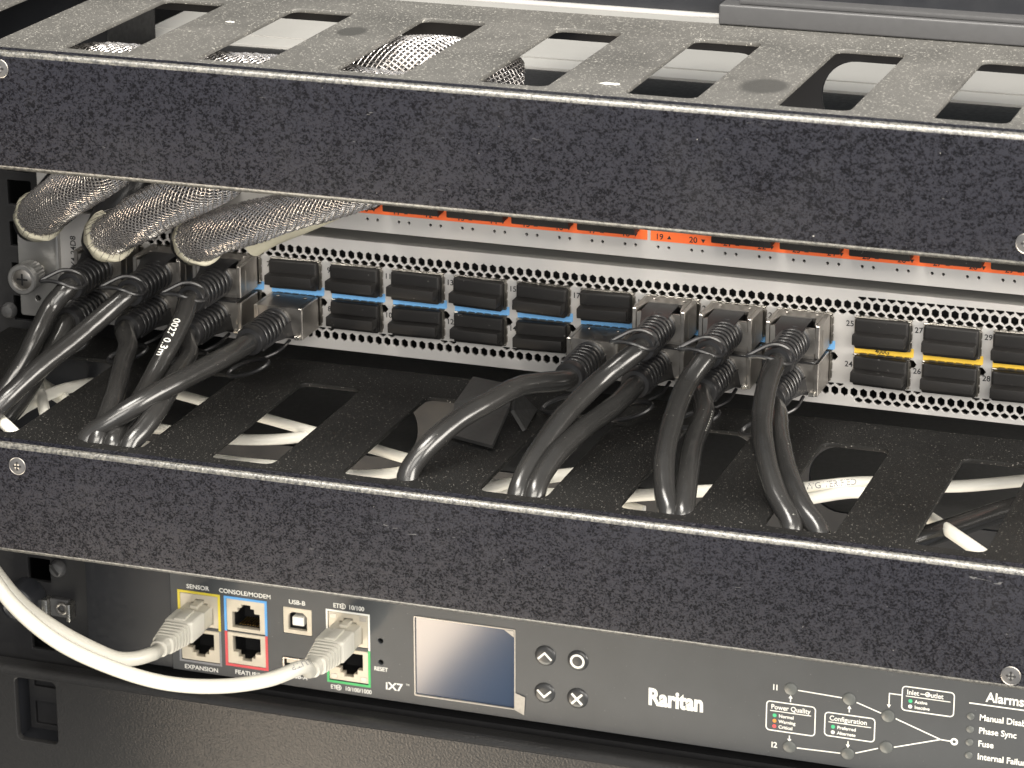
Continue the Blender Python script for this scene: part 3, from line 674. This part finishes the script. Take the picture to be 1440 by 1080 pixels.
def frame3(x0, x1, z0, z1, w, mat, open_bottom=None):
    b = MB()
    b.prism([(x0, z0), (x0+w, z0), (x0+w, z1), (x0, z1)], RY-.16, RY-.02); b.prism([(x1-w, z0), (x1, z0), (x1, z1), (x1-w, z1)], RY-.16, RY-.02)
    if open_bottom != 'top': b.prism([(x0+w, z1-w), (x1-w, z1-w), (x1-w, z1), (x0+w, z1)], RY-.16, RY-.02)
    if open_bottom != 'bottom': b.prism([(x0+w, z0), (x1-w, z0), (x1-w, z0+w), (x0+w, z0+w)], RY-.16, RY-.02)
    b.build('colour_frame', mat, pd)
frame3(-173.2, -155.8, -112.8, -98.0, .95, 'printed_mustard', 'bottom'); frame3(-173.2, -155.8, -127.2, -112.9, .8, 'grey_ink', 'top')
frame3(-154.2, -136.8, -112.1, -98.0, .95, 'printed_sky_blue', 'bottom'); frame3(-154.2, -136.8, -126.3, -112.2, 1.0, 'printed_red', 'top')
frame3(-113.1, -95.7, -112.2, -97.6, .7, 'white_ink', 'bottom'); frame3(-113.1, -95.7, -127.0, -112.3, .9, 'printed_lime', 'top')
# USB sockets
u = plate([poly_rect(-130.3, -118.9, -109.6, -99.2, .3, 2), [(-128.3, -108.0), (-120.9, -108.0), (-120.9, -102.4), (-122.4, -100.9), (-126.8, -100.9), (-128.3, -102.4)]], RY+.1, RY+2, .1).build('usb_socket', 'cream_jack', pd)
b = MB(); b.box(-128.6, -120.6, RY+8, RY+9, -108.4, -100.6); b.build('socket_back', 'cream_jack', u)
b = MB(); b.box(-126.9, -122.3, RY+.6, RY+7.9, -106.4, -103.0, .3); b.build('contact_tongue', 'white_ink', u)
u = plate([poly_rect(-130.9, -117.5, -124.5, -119.4, .3, 2), poly_rect(-130.2, -118.2, -123.9, -120.0, .2, 2)], RY-.3, RY+2, .1).build('usb_socket', 'nickel', pd)
b = MB(); b.box(-129.6, -118.8, RY+.4, RY+8, -122.0, -120.2, .2, 1); b.build('contact_tongue', 'cream_jack', u)
b = MB(); b.box(-130.6, -117.8, RY+8.1, RY+9, -124.2, -119.7); b.build('socket_back', 'black_interior', u)
# display
sc_ = MB(); sc_.box(-77.9, -39.4, RY+.5, RY+1.4, -126.9, -96.1); sc_.build('display', 'display_glass', pd)
rim = plate([poly_rect(-78.4, -39.0, -127.4, -95.6, .5, 2), poly_rect(-77.95, -39.45, -126.95, -96.05, .3, 2)], RY-.3, RY+.6, .05).build('display_rim', 'clear_film', pd)
q = MB(); c0 = pY(724, 975, RY-.3); q.prism([(-39.0, -120.6), (-35.2, -121.8), (-35.6, -128.9), (-39.2, -127.3)], RY-.42, RY-.32); q.build('pull_tab', 'clear_film', pd)
q = MB(); q.prism([(-43.2, -96.2), (-39.6, -96.2), (-39.6, -98.6)], RY-.32, RY-.22); q.build('film_corner', 'clear_film', pd)
# buttons
for (x, z), kind in zip(btn, 'uodx'):
    d = MB(); d.lathe([(0, 4.0), (-.35, 3.8), (-.7, 3.1), (-.85, 2.0), (-.88, .1)], (0, 1, 0), (x, RY, z), 32); bt = d.build('button', 'button_dome', pd)
    g = MB(); yy = RY-.86
    if kind in 'ud':
        s_ = 1 if kind == 'u' else -1
        line_mb(g, (x-2.6, z-s_*1.2), (x+.25, z+s_*1.55), .75, yy, .12); line_mb(g, (x+2.6, z-s_*1.2), (x-.25, z+s_*1.55), .75, yy-.005, .12)
    elif kind == 'x':
        line_mb(g, (x-2.0, z-2.0), (x+2.0, z+2.0), .85, yy, .12); line_mb(g, (x-2.0, z+2.0), (x+2.0, z-2.0), .85, yy-.005, .12)
    else: g = plate([poly_circle(x, z, 2.75, 32), poly_circle(x, z, 1.95, 32)], yy-.12, yy)
    g.build('button_symbol', 'white_ink', bt)
# lettering
def T(s, x, z, size, align='LEFT', bold=.012, xs=1.0, mat='white_ink'): text_mb(s, x, RY-.01, z, size, align, bold, xs).build('lettering', mat, pd)
T('SENSOR', -164.8, -97.0, 1.75, 'CENTER', .01, 1.05); T('EXPANSION', -164.4, -130.0, 1.75, 'CENTER', .01, 1.05)
T('CONSOLE/MODEM', -145.6, -96.9, 1.75, 'CENTER', .01, 1.02); T('FEATURE', -145.4, -129.3, 1.75, 'CENTER', .01, 1.05)
T('USB-B', -124.6, -97.6, 1.75, 'CENTER', .01, 1.05); T('USB-A', -124.6, -127.6, 1.75, 'CENTER', .01, 1.05)
T('ETH   10/100', -104.0, -96.6, 1.75, 'CENTER', .012, .93); T('ETH   10/100/1000', -103.6, -129.6, 1.7, 'CENTER', .012, .9)
for x, z, c in ((-106.3, -95.75, '2'), (-108.6, -128.8, '1')):
    plate([poly_circle(x, z, 1.15, 20), poly_circle(x, z, .88, 20)], RY-.07, RY-.01).build('circled_mark', 'white_ink', pd); T(c, x, z-.55, 1.1, 'CENTER', .01)
T('RESET', -94.3, -119.6, 1.6, 'LEFT', .01, .92); T('iX7', -89.9, -126.6, 3.0, 'LEFT', .02, 1.15); T('TM', -81.7, -124.0, .7, 'LEFT', .01)
T('Raritan', 11.2, -117.4, 6.4, 'LEFT', .036, .80)
T('I1', 57.0, -105.0, 2.2, 'LEFT', .015); T('I2', 57.0, -127.3, 2.2, 'LEFT', .015)
dg = MB()
line_mb(dg, (66.2, -103.9), (82.0, -104.4), .42, RY-.02); line_mb(dg, (66.4, -126.2), (82.2, -125.8), .42, RY-.02)
line_mb(dg, (87.3, -105.4), (96.2, -108.2), .42, RY-.02); line_mb(dg, (101.4, -109.5), (117.2, -114.9), .42, RY-.02)
line_mb(dg, (87.6, -124.9), (95.6, -121.8), .42, RY-.02); line_mb(dg, (101.2, -120.5), (117.2, -115.1), .42, RY-.03); line_mb(dg, (117.0, -115.0), (121.0, -115.1), .42, RY-.04)
line_mb(dg, (99.0, -100.2), (103.1, -100.2), .4, RY-.02); line_mb(dg, (98.8, -100.0), (98.8, -104.6), .4, RY-.03)
for x, z, up in ((63.6, -108.8, 1), (63.6, -121.8, 0), (84.8, -109.6, 1), (84.8, -120.7, 0)):
    line_mb(dg, (x, z), (x, z+(1.6 if up else -1.6)), .4, RY-.02); tri(dg, x, z+(1.9 if up else -1.9), .75, up, RY-.03)
tri(dg, 98.8, -105.0, .75, False, RY-.04)
dg.build('flow_lines', 'white_ink', pd)
plate([poly_circle(122.3, -115.1, 1.35, 24), poly_circle(122.3, -115.1, .62, 16)], RY-.1, RY-.02).build('outlet_mark', 'white_ink', pd)
for x0, x1, z0, z1_ in ((54.8, 72.9, -120.9, -109.3), (76.0, 94.3, -119.9, -110.5), (103.1, 121.8, -106.0, -96.5)): ring_rect(x0, x1, z0, z1_, .42, 1.5, RY-.02).build('legend_box', 'white_ink', pd)
def legend(x, z, title, rows, w):
    T(title, x, z, 1.9, 'LEFT', .012, .92); b = MB(); line_mb(b, (x-.3, z-.7), (x+w, z-.7), .3, RY-.02); b.build('underline', 'white_ink', pd)
    for i, (txt, col) in enumerate(rows):
        zz = z-2.9-i*2.1
        plate([poly_circle(x+1.4, zz+.5, .72, 16)], RY-.09, RY-.02).build('legend_dot', col, pd); T(txt, x+2.9, zz-.1, 1.25, 'LEFT', .02, 1.0)
legend(56.6, -112.4, 'Power Quality', (('Normal', 'printed_green'), ('Warning', 'printed_amber'), ('Critical', 'printed_red')), 14.6)
legend(77.8, -113.6, 'Configuration', (('Preferred', 'printed_green'), ('Alternate', 'white_ink')), 15.0)
legend(104.9, -99.6, 'Inlet   Outlet', (('Active', 'printed_green'), ('Inactive', 'white_ink')), 15.4)
b = MB(); line_mb(b, (109.7, -98.8), (112.6, -98.8), .35, RY-.02); b.prism([(112.2, -98.1), (113.7, -98.8), (112.2, -99.5)], RY-.1, RY-.03); b.build('arrow_mark', 'white_ink', pd)
for x, z in leds:
    d = MB(); d.lathe([(0, 2.35), (-.3, 2.2), (-.55, 1.5), (-.62, .1)], (0, 1, 0), (x, RY, z), 24); d.build('status_light', 'led_lens', pd)
T('Alarms', 132.6, -98.2, 3.6, 'LEFT', .02, .92); b = MB(); line_mb(b, (126.8, -99.6), (160, -99.6), .45, RY-.02); b.build('underline', 'white_ink', pd)
for i, s_ in enumerate(('Manual Disable', 'Phase Sync', 'Fuse', 'Internal Failure')):
    z = -105.6-i*4.95; T(s_, 130.6, z, 2.35, 'LEFT', .015, .92)
    d = MB(); d.lathe([(0, 1.35), (-.25, 1.2), (-.4, .7), (-.45, .1)], (0, 1, 0), (127.6, RY, z+1.0), 18); d.build('alarm_light', 'led_lens', pd)
# ------------------------------------------------------------------ white network cables on the lower unit
def rj_plug(j, label, path, boot_len=17):
    x, z = j
    t = thing('patch_cable', label, 'network cable', (x, RY, z), 'white network cables on the lower unit')
    b = MB(); b.box(x-5.4, x+5.4, RY-12.5, RY+8, z-4.6, z+2.6, .4, 2); b.box(x-1.6, x+1.6, RY-5, RY+4, z+2.62, z+3.9, .2, 1); b.build('clear_plug', 'clear_plug_plastic', t)
    # moulded boot: box that narrows with ribs to a round neck
    bm_ = MB(); secs = []; y = RY-9.0
    def sec(y, w, h, r): return [(x+a, y, z-.9+c) for a, c in poly_rect(-w, w, -h, h, r, 4)]
    S_ = [(RY-8.2, 5.75, 4.2, .8), (RY-8.0-10, 5.7, 4.3, 1.0), (RY-18.6, 5.3, 4.1, 1.4)]
    yy = RY-19.0; w = 5.3
    for k in range(6):
        S_ += [(yy, w-.75, w-1.6, 1.6), (yy-.9, w-.75, w-1.6, 1.6), (yy-1.0, w, w-.9, 1.9), (yy-2.0, w-.05, w-.95, 1.9)]; yy -= 2.15; w -= .22
    S_ += [(yy-.2, 3.4, 3.2, 2.2), (yy-3.6, 3.3, 3.1, 2.6), (yy-4.0, 2.5, 2.4, 2.2)]
    secs = [sec(*q) for q in S_]; n = len(secs[0]); vs = [p for q in secs for p in q]
    fs = [(i*n+k, i*n+(k+1) % n, (i+1)*n+(k+1) % n, (i+1)*n+k) for i in range(len(secs)-1) for k in range(n)]+[tuple(range(n)), tuple((len(secs)-1)*n+k for k in range(n))[::-1]]
    bm_.add(vs, fs); bo = bm_.build('plug_boot', 'white_cable_jacket', t, 40)
    bm_ = MB(); bm_.box(x-2.2, x+2.2, RY-18, RY-8.5, z+3.2, z+4.1, .5, 2); bm_.build('latch_cover', 'white_cable_jacket', bo)
    s = spline([(x, yy-2, z-.9), (x, yy-5, z-.95)]+[pY(*q) for q in path], 1.5)
    MB().tube(s, 2.65, 18).build('cable', 'white_cable_jacket', t, 60); return t, s
rj_plug((-164.5, -105.6), 'white network cable plugged into the yellow framed SENSOR jack', [(212, 920, 68), (190, 926, 62), (165, 926, 58), (130, 912, 55), (80, 885, 52), (30, 848, 50), (-10, 800, 48), (-50, 740, 46)])
t, s = rj_plug((-104.4, -104.9), 'white network cable plugged into the ETH 10/100 jack, in a long low loop', [(425, 938, 66), (380, 955, 56), (310, 965, 46), (230, 960, 38), (150, 936, 34), (80, 902, 30), (20, 852, 28), (-15, 805, 26), (-50, 745, 24)])
print_on_cable(t, s, 'CAT.5e U/UTP', 6, 2.2, 2.68, 'grey_ink', VIEW+np.array([0, 0, .5]))
# ------------------------------------------------------------------ white cables inside the lower manager
def inner(path, r, label, mat='brightened_tray_jacket', text=None):
    s = spline([pZ(*q) if len(q) == 3 else q for q in path], 2.0)
    t = thing('tray_cable', label, 'network cable', s[0], 'cables lying inside the lower manager')
    MB().tube(s, r, 14).build('cable', mat, t, 60)
    if text: print_on_cable(t, s, text[0], text[1], 2.2, r, 'grey_ink', VIEW+np.array([0, 0, .3]))
    return t
inner([(150, 525, -18), (260, 557, -18), (404, 597, -18), (480, 618, -18), (555, 640, -18), (640, 664, -18), (700, 684, -22)], 1.95, 'white cable printed UL CM, running slanting down to the right under the slots', text=('(UL) CM', 59))
inner([(150, 598, -20), (222, 603, -20), (300, 616, -20), (385, 618, -20), (450, 611, -20), (520, 600, -24)], 1.95, 'white cable crossing the UL CM cable in the second slot from the left')
inner([(150, 616, -26), (200, 626, -26), (290, 644, -26), (345, 651, -26), (420, 658, -26), (490, 668, -26), (560, 664, -24), (640, 640, -22)], 1.9, 'white cable closest to the front lip on the left half of the lower manager')
inner([(640, 702, -22), (690, 686, -20), (745, 675, -18), (800, 667, -18), (870, 660, -20)], 2.2, 'white cable rising to the right behind the pair of bent cables')
inner([(600, 690, -24), (680, 692, -22), (760, 694, -22), (840, 700, -22), (905, 719, -24)], 2.0, 'white cable low behind the pair of bent cables, close to the lip')
inner([(820, 704, -20), (890, 697, -18), (940, 694, -17), (1000, 690, -17), (1080, 690, -17), (1130, 686, -16), (1222, 678, -16), (1335, 684, -16), (1440, 676, -16), (1500, 672, -16)], 2.1, 'long straight white cable on the right half of the lower manager', text=('24AWG VERIFIED', 69))
inner([(1040, 712, -20), (1130, 702, -18), (1205, 692, -18), (1262, 700, -17), (1310, 730, -14), (1350, 757, -12), (1392, 786, -14)], 2.1, 'white cable slanting down across the last slot on the right')
inner([(-40, 575, -8), (0, 592, -8), (40, 570, -10), (75, 552, -12), (115, 541, -16), (150, 536, -20)], 2.1, 'white cable curving through the opening at the far left')
inner([(20, 500, -14), (48, 530, -12), (57, 555, -10), (63, 580, -10), (70, 610, -14)], 2.1, 'short white cable standing across the curved one at far left')
inner([(38, 525, -16), (60, 542, -16), (90, 562, -16), (130, 590, -18)], 2.5, 'thin white cable behind the crossing at far left')
inner([(-30, 560, -4), (0, 590, -4), (16, 605, -5), (40, 628, -10)], 2.1, 'white cable end at the left photo edge')
inner([(1230, 775, -16), (1290, 758, -14), (1340, 742, -14), (1420, 716, -14), (1500, 700, -16)], 3.6, 'thick black cable lying inside the last slot on the right', 'black_cable_jacket')
# ------------------------------------------------------------------ folded black clip
cl = thing('cable_clip', 'folded black plastic clip standing on the lower manager behind a cable', 'clip', pZ(675, 600, 0))
A = [pZ(633, 615, 1.5), pZ(693, 631, 1.5), pZ(716, 578, 7), pZ(640, 571, 7)]
MB().slab(A, 1.3).build('front_flap', 'clip_plastic', cl)
B = [pZ(640, 570, 7.2), pZ(717, 577, 7.2), pZ(722, 545, 12), pZ(666, 533, 12)]
MB().slab(B, 1.3).build('top_flap', 'clip_plastic', cl)
Cq = [pZ(718, 579, 6.5), pZ(735, 607, 0.5), pZ(752, 578, 0.5), pZ(723, 550, 11)]
MB().slab(Cq, 1.3).build('side_flap', 'clip_plastic', cl)
# ------------------------------------------------------------------ panel below
bp = thing('blanking_panel', 'dark grey grained plastic panel with square finger recess, under the power unit', 'panel', (8, 112, -200))
prof = [(116, -135.2)]+[(112+3*(1-math.sin(math.radians(a))), -138.2+3*math.cos(math.radians(a))) for a in (0, 20, 40, 60, 80)]
r0 = pY(20, 952, 109); r1 = pY(82, 1048, 109)
fy = 109.0
pl = plate([poly_rect(-260, 260, -320, -139.4, .5, 2), poly_rect(r0[0], r1[0], r1[2], r0[2], 2.2, 5)], fy, fy+3, .3); pl.build('panel_face', 'leather_grain_plastic', bp)
b = MB(); pr = [(fy+3.2, -139.3)]+[(fy+3.0-3.0*math.sin(math.radians(a)), -139.3+3.0*math.cos(math.radians(a))) for a in (0, 15, 30, 45, 60, 75, 90)]
b.extrude_x([(fy+8, -136.4)]+[(fy+3.0-3.0*math.sin(math.radians(a)), -139.38+3.0*math.cos(math.radians(a))) for a in (0, 15, 30, 45, 60, 75, 90)]+[(fy+8, -139.38)], -260, 260); b.build('top_edge', 'leather_grain_plastic', bp)
b = MB(); x0, x1, z0, z1_ = r0[0]-.5, r1[0]+.5, r1[2]-.5, r0[2]+.5
b.slab([(x0, fy+3.02, z1_), (x1, fy+3.02, z1_), (x1, fy+16, z1_), (x0, fy+16, z1_)], .8); b.slab([(x0, fy+3.02, z0), (x1, fy+3.02, z0), (x1, fy+16, z0), (x0, fy+16, z0)], -.8)
b.slab([(x0, fy+3.02, z0), (x0, fy+16, z0), (x0, fy+16, z1_), (x0, fy+3.02, z1_)], -.8); b.slab([(x1, fy+3.02, z0), (x1, fy+16, z0), (x1, fy+16, z1_), (x1, fy+3.02, z1_)], .8)
b.slab([(x0, fy+16, z0), (x1, fy+16, z0), (x1, fy+16, z1_), (x0, fy+16, z1_)], -.8); b.build('finger_recess', 'black_smooth_plastic', bp)
# ------------------------------------------------------------------ rack rail on the left
rail = thing('rack_rail', 'black steel rack rail with square holes at the left edge', 'rack rail', (-232, YP+4, -60))
lp = [poly_rect(-262, -212.5, -330, 300)]
zz = -300.0
while zz < 290:
    for dz in (6.35, 22.2, 38.1): lp.append(poly_rect(-238, -228.5, zz+dz-4.75, zz+dz+4.75, .3, 2))
    zz += 44.45
plate(lp, YP+3.4, YP+5.6, .2).build('rail_face', 'black_interior', rail)
b = MB(); b.box(-214.5, -212.5, YP+5.7, YP+80, -330, 300); b.build('rail_web', 'black_interior', rail)
q0 = pY(64, 842, YP); q1 = pY(99, 868, YP)
cn = thing('cage_nut', 'shiny cage nut clipped in the black rail at lower left', 'cage nut', (q0[0], YP+3, q0[2]))
xa, xb, za, zb_ = q0[0], q1[0], q1[2]-1, q0[2]
b = MB(); b.box(xa-1.2, xa+1.2, YP-1.5, YP+3.3, za, zb_, .4); b.box(xb-1.1, xb+.6, YP-1.5, YP+3.3, za-.5, zb_-.6, .4); b.build('spring_wing', 'zinc', cn)
b = MB(); b.box(xa+1.3, xb-1.2, YP+1.0, YP+3.3, za, zb_, .3); b.build('cage_plate', 'grey_bracket', cn)
b = MB(); cxn, czn = xb-3.6, (za+zb_)/2+.4; b.add(*(lambda m_: (m_.v, m_.f))(plate([poly_circle(cxn, czn, 2.4, 24), poly_circle(cxn, czn, 1.5, 24)], YP-.4, YP+.95, .2))); b.build('nut_ring', 'nickel', cn)
q = pY(77, 803, YP)
rs = thing('rail_screw', 'slotted pan head screw in the black rail above the cage nut', 'screw', (q[0], YP+2, q[2]))
b = MB(); b.lathe([(3.3, 3.3), (1.6, 3.2), (.6, 2.5), (.2, 1.2), (.1, .1)], (0, 1, 0), (q[0], YP, q[2]), 26); b.build('screw_head', 'grey_bracket', rs)
b = MB(); b.slab([(q[0]-2.4, YP-.1, q[2]+2.0), (q[0]-1.6, YP-.1, q[2]+2.5), (q[0]+1.6, YP-.1, q[2]-1.4), (q[0]+.8, YP-.1, q[2]-2.0)], .25); b.build('slot', 'black_interior', rs)
q = pY(22, 852, YP-8)
kn = thing('round_fitting', 'round black knob behind the white cables at lower left', 'knob', (q[0], YP, q[2]))
b = MB(); b.lathe([(11, 7.5), (2, 7.5), (.6, 6.9), (0, 5.6), (.8, 5.0), (1.0, .2)], (0, 1, 0), (q[0], YP-8, q[2]), 36); b.build('fitting_head', 'black_smooth_plastic', kn)
q = pY(8, 432, YP)
s2 = thing('rail_screw', 'black rail screw at left edge beside the switch ear', 'screw', (q[0], YP+2, q[2]-4))
b = MB(); b.lathe([(3.3, 3.0), (1.6, 2.9), (.6, 2.2), (.2, 1.0), (.1, .1)], (0, 1, 0), (q[0], YP, q[2]-2), 26); b.build('screw_head', 'grey_bracket', s2)
# ------------------------------------------------------------------ above the upper manager
wd = thing('upper_device', 'dark rack unit with pale bottom edge, above the upper manager', 'rack unit', (8, YP, 160))
b = MB(); b.box(-57, 240, YP-2, YP+1, 134.2, 135.3, .3); b.build('bottom_edge', 'silver_panel', wd)
b = MB(); b.box(-57, 240, YP+1.1, YP+40, 135.4, 200); b.build('front_face', 'black_smooth_plastic', wd)
gb = thing('bracket_bar', 'flat dark grey metal bar on the rear of the upper manager, at top right', 'bar', (34, 108, 134))
b = MB(); b.box(33.6, 250, 110.5, 125, 133.6, 140.3, .7, 3); b.build('bar_body', 'grey_bracket', gb)
b = MB(); b.box(40, 250, 112.5, 125, 140.4, 142.0, .5); b.build('bar_lip', 'grey_bracket', gb)
cabinet = structure(thing('rack_cabinet', 'dark inside of the rack cabinet', 'cabinet', (0, 520, -330)))
del cabinet['category']; del cabinet['label']
bw = MB(); bw.box(-300, 320, 520, 524, -330, 420); bw.build('back_panel', 'dark_teal_backdrop', cabinet)
bw = MB(); bw.box(-274, -270, -110, 524, -330, 420); bw.box(320, 324, YP+2, 524, -330, 420); bw.build('side_panel', 'black_interior', cabinet)  # left side carried forward, unseen, to cast the shadow edge on the lower panels
bw = MB(); bw.box(-260, 260, fy+14, fy+300, -325, -137.0); bw.build('case_body', 'black_interior', bp)
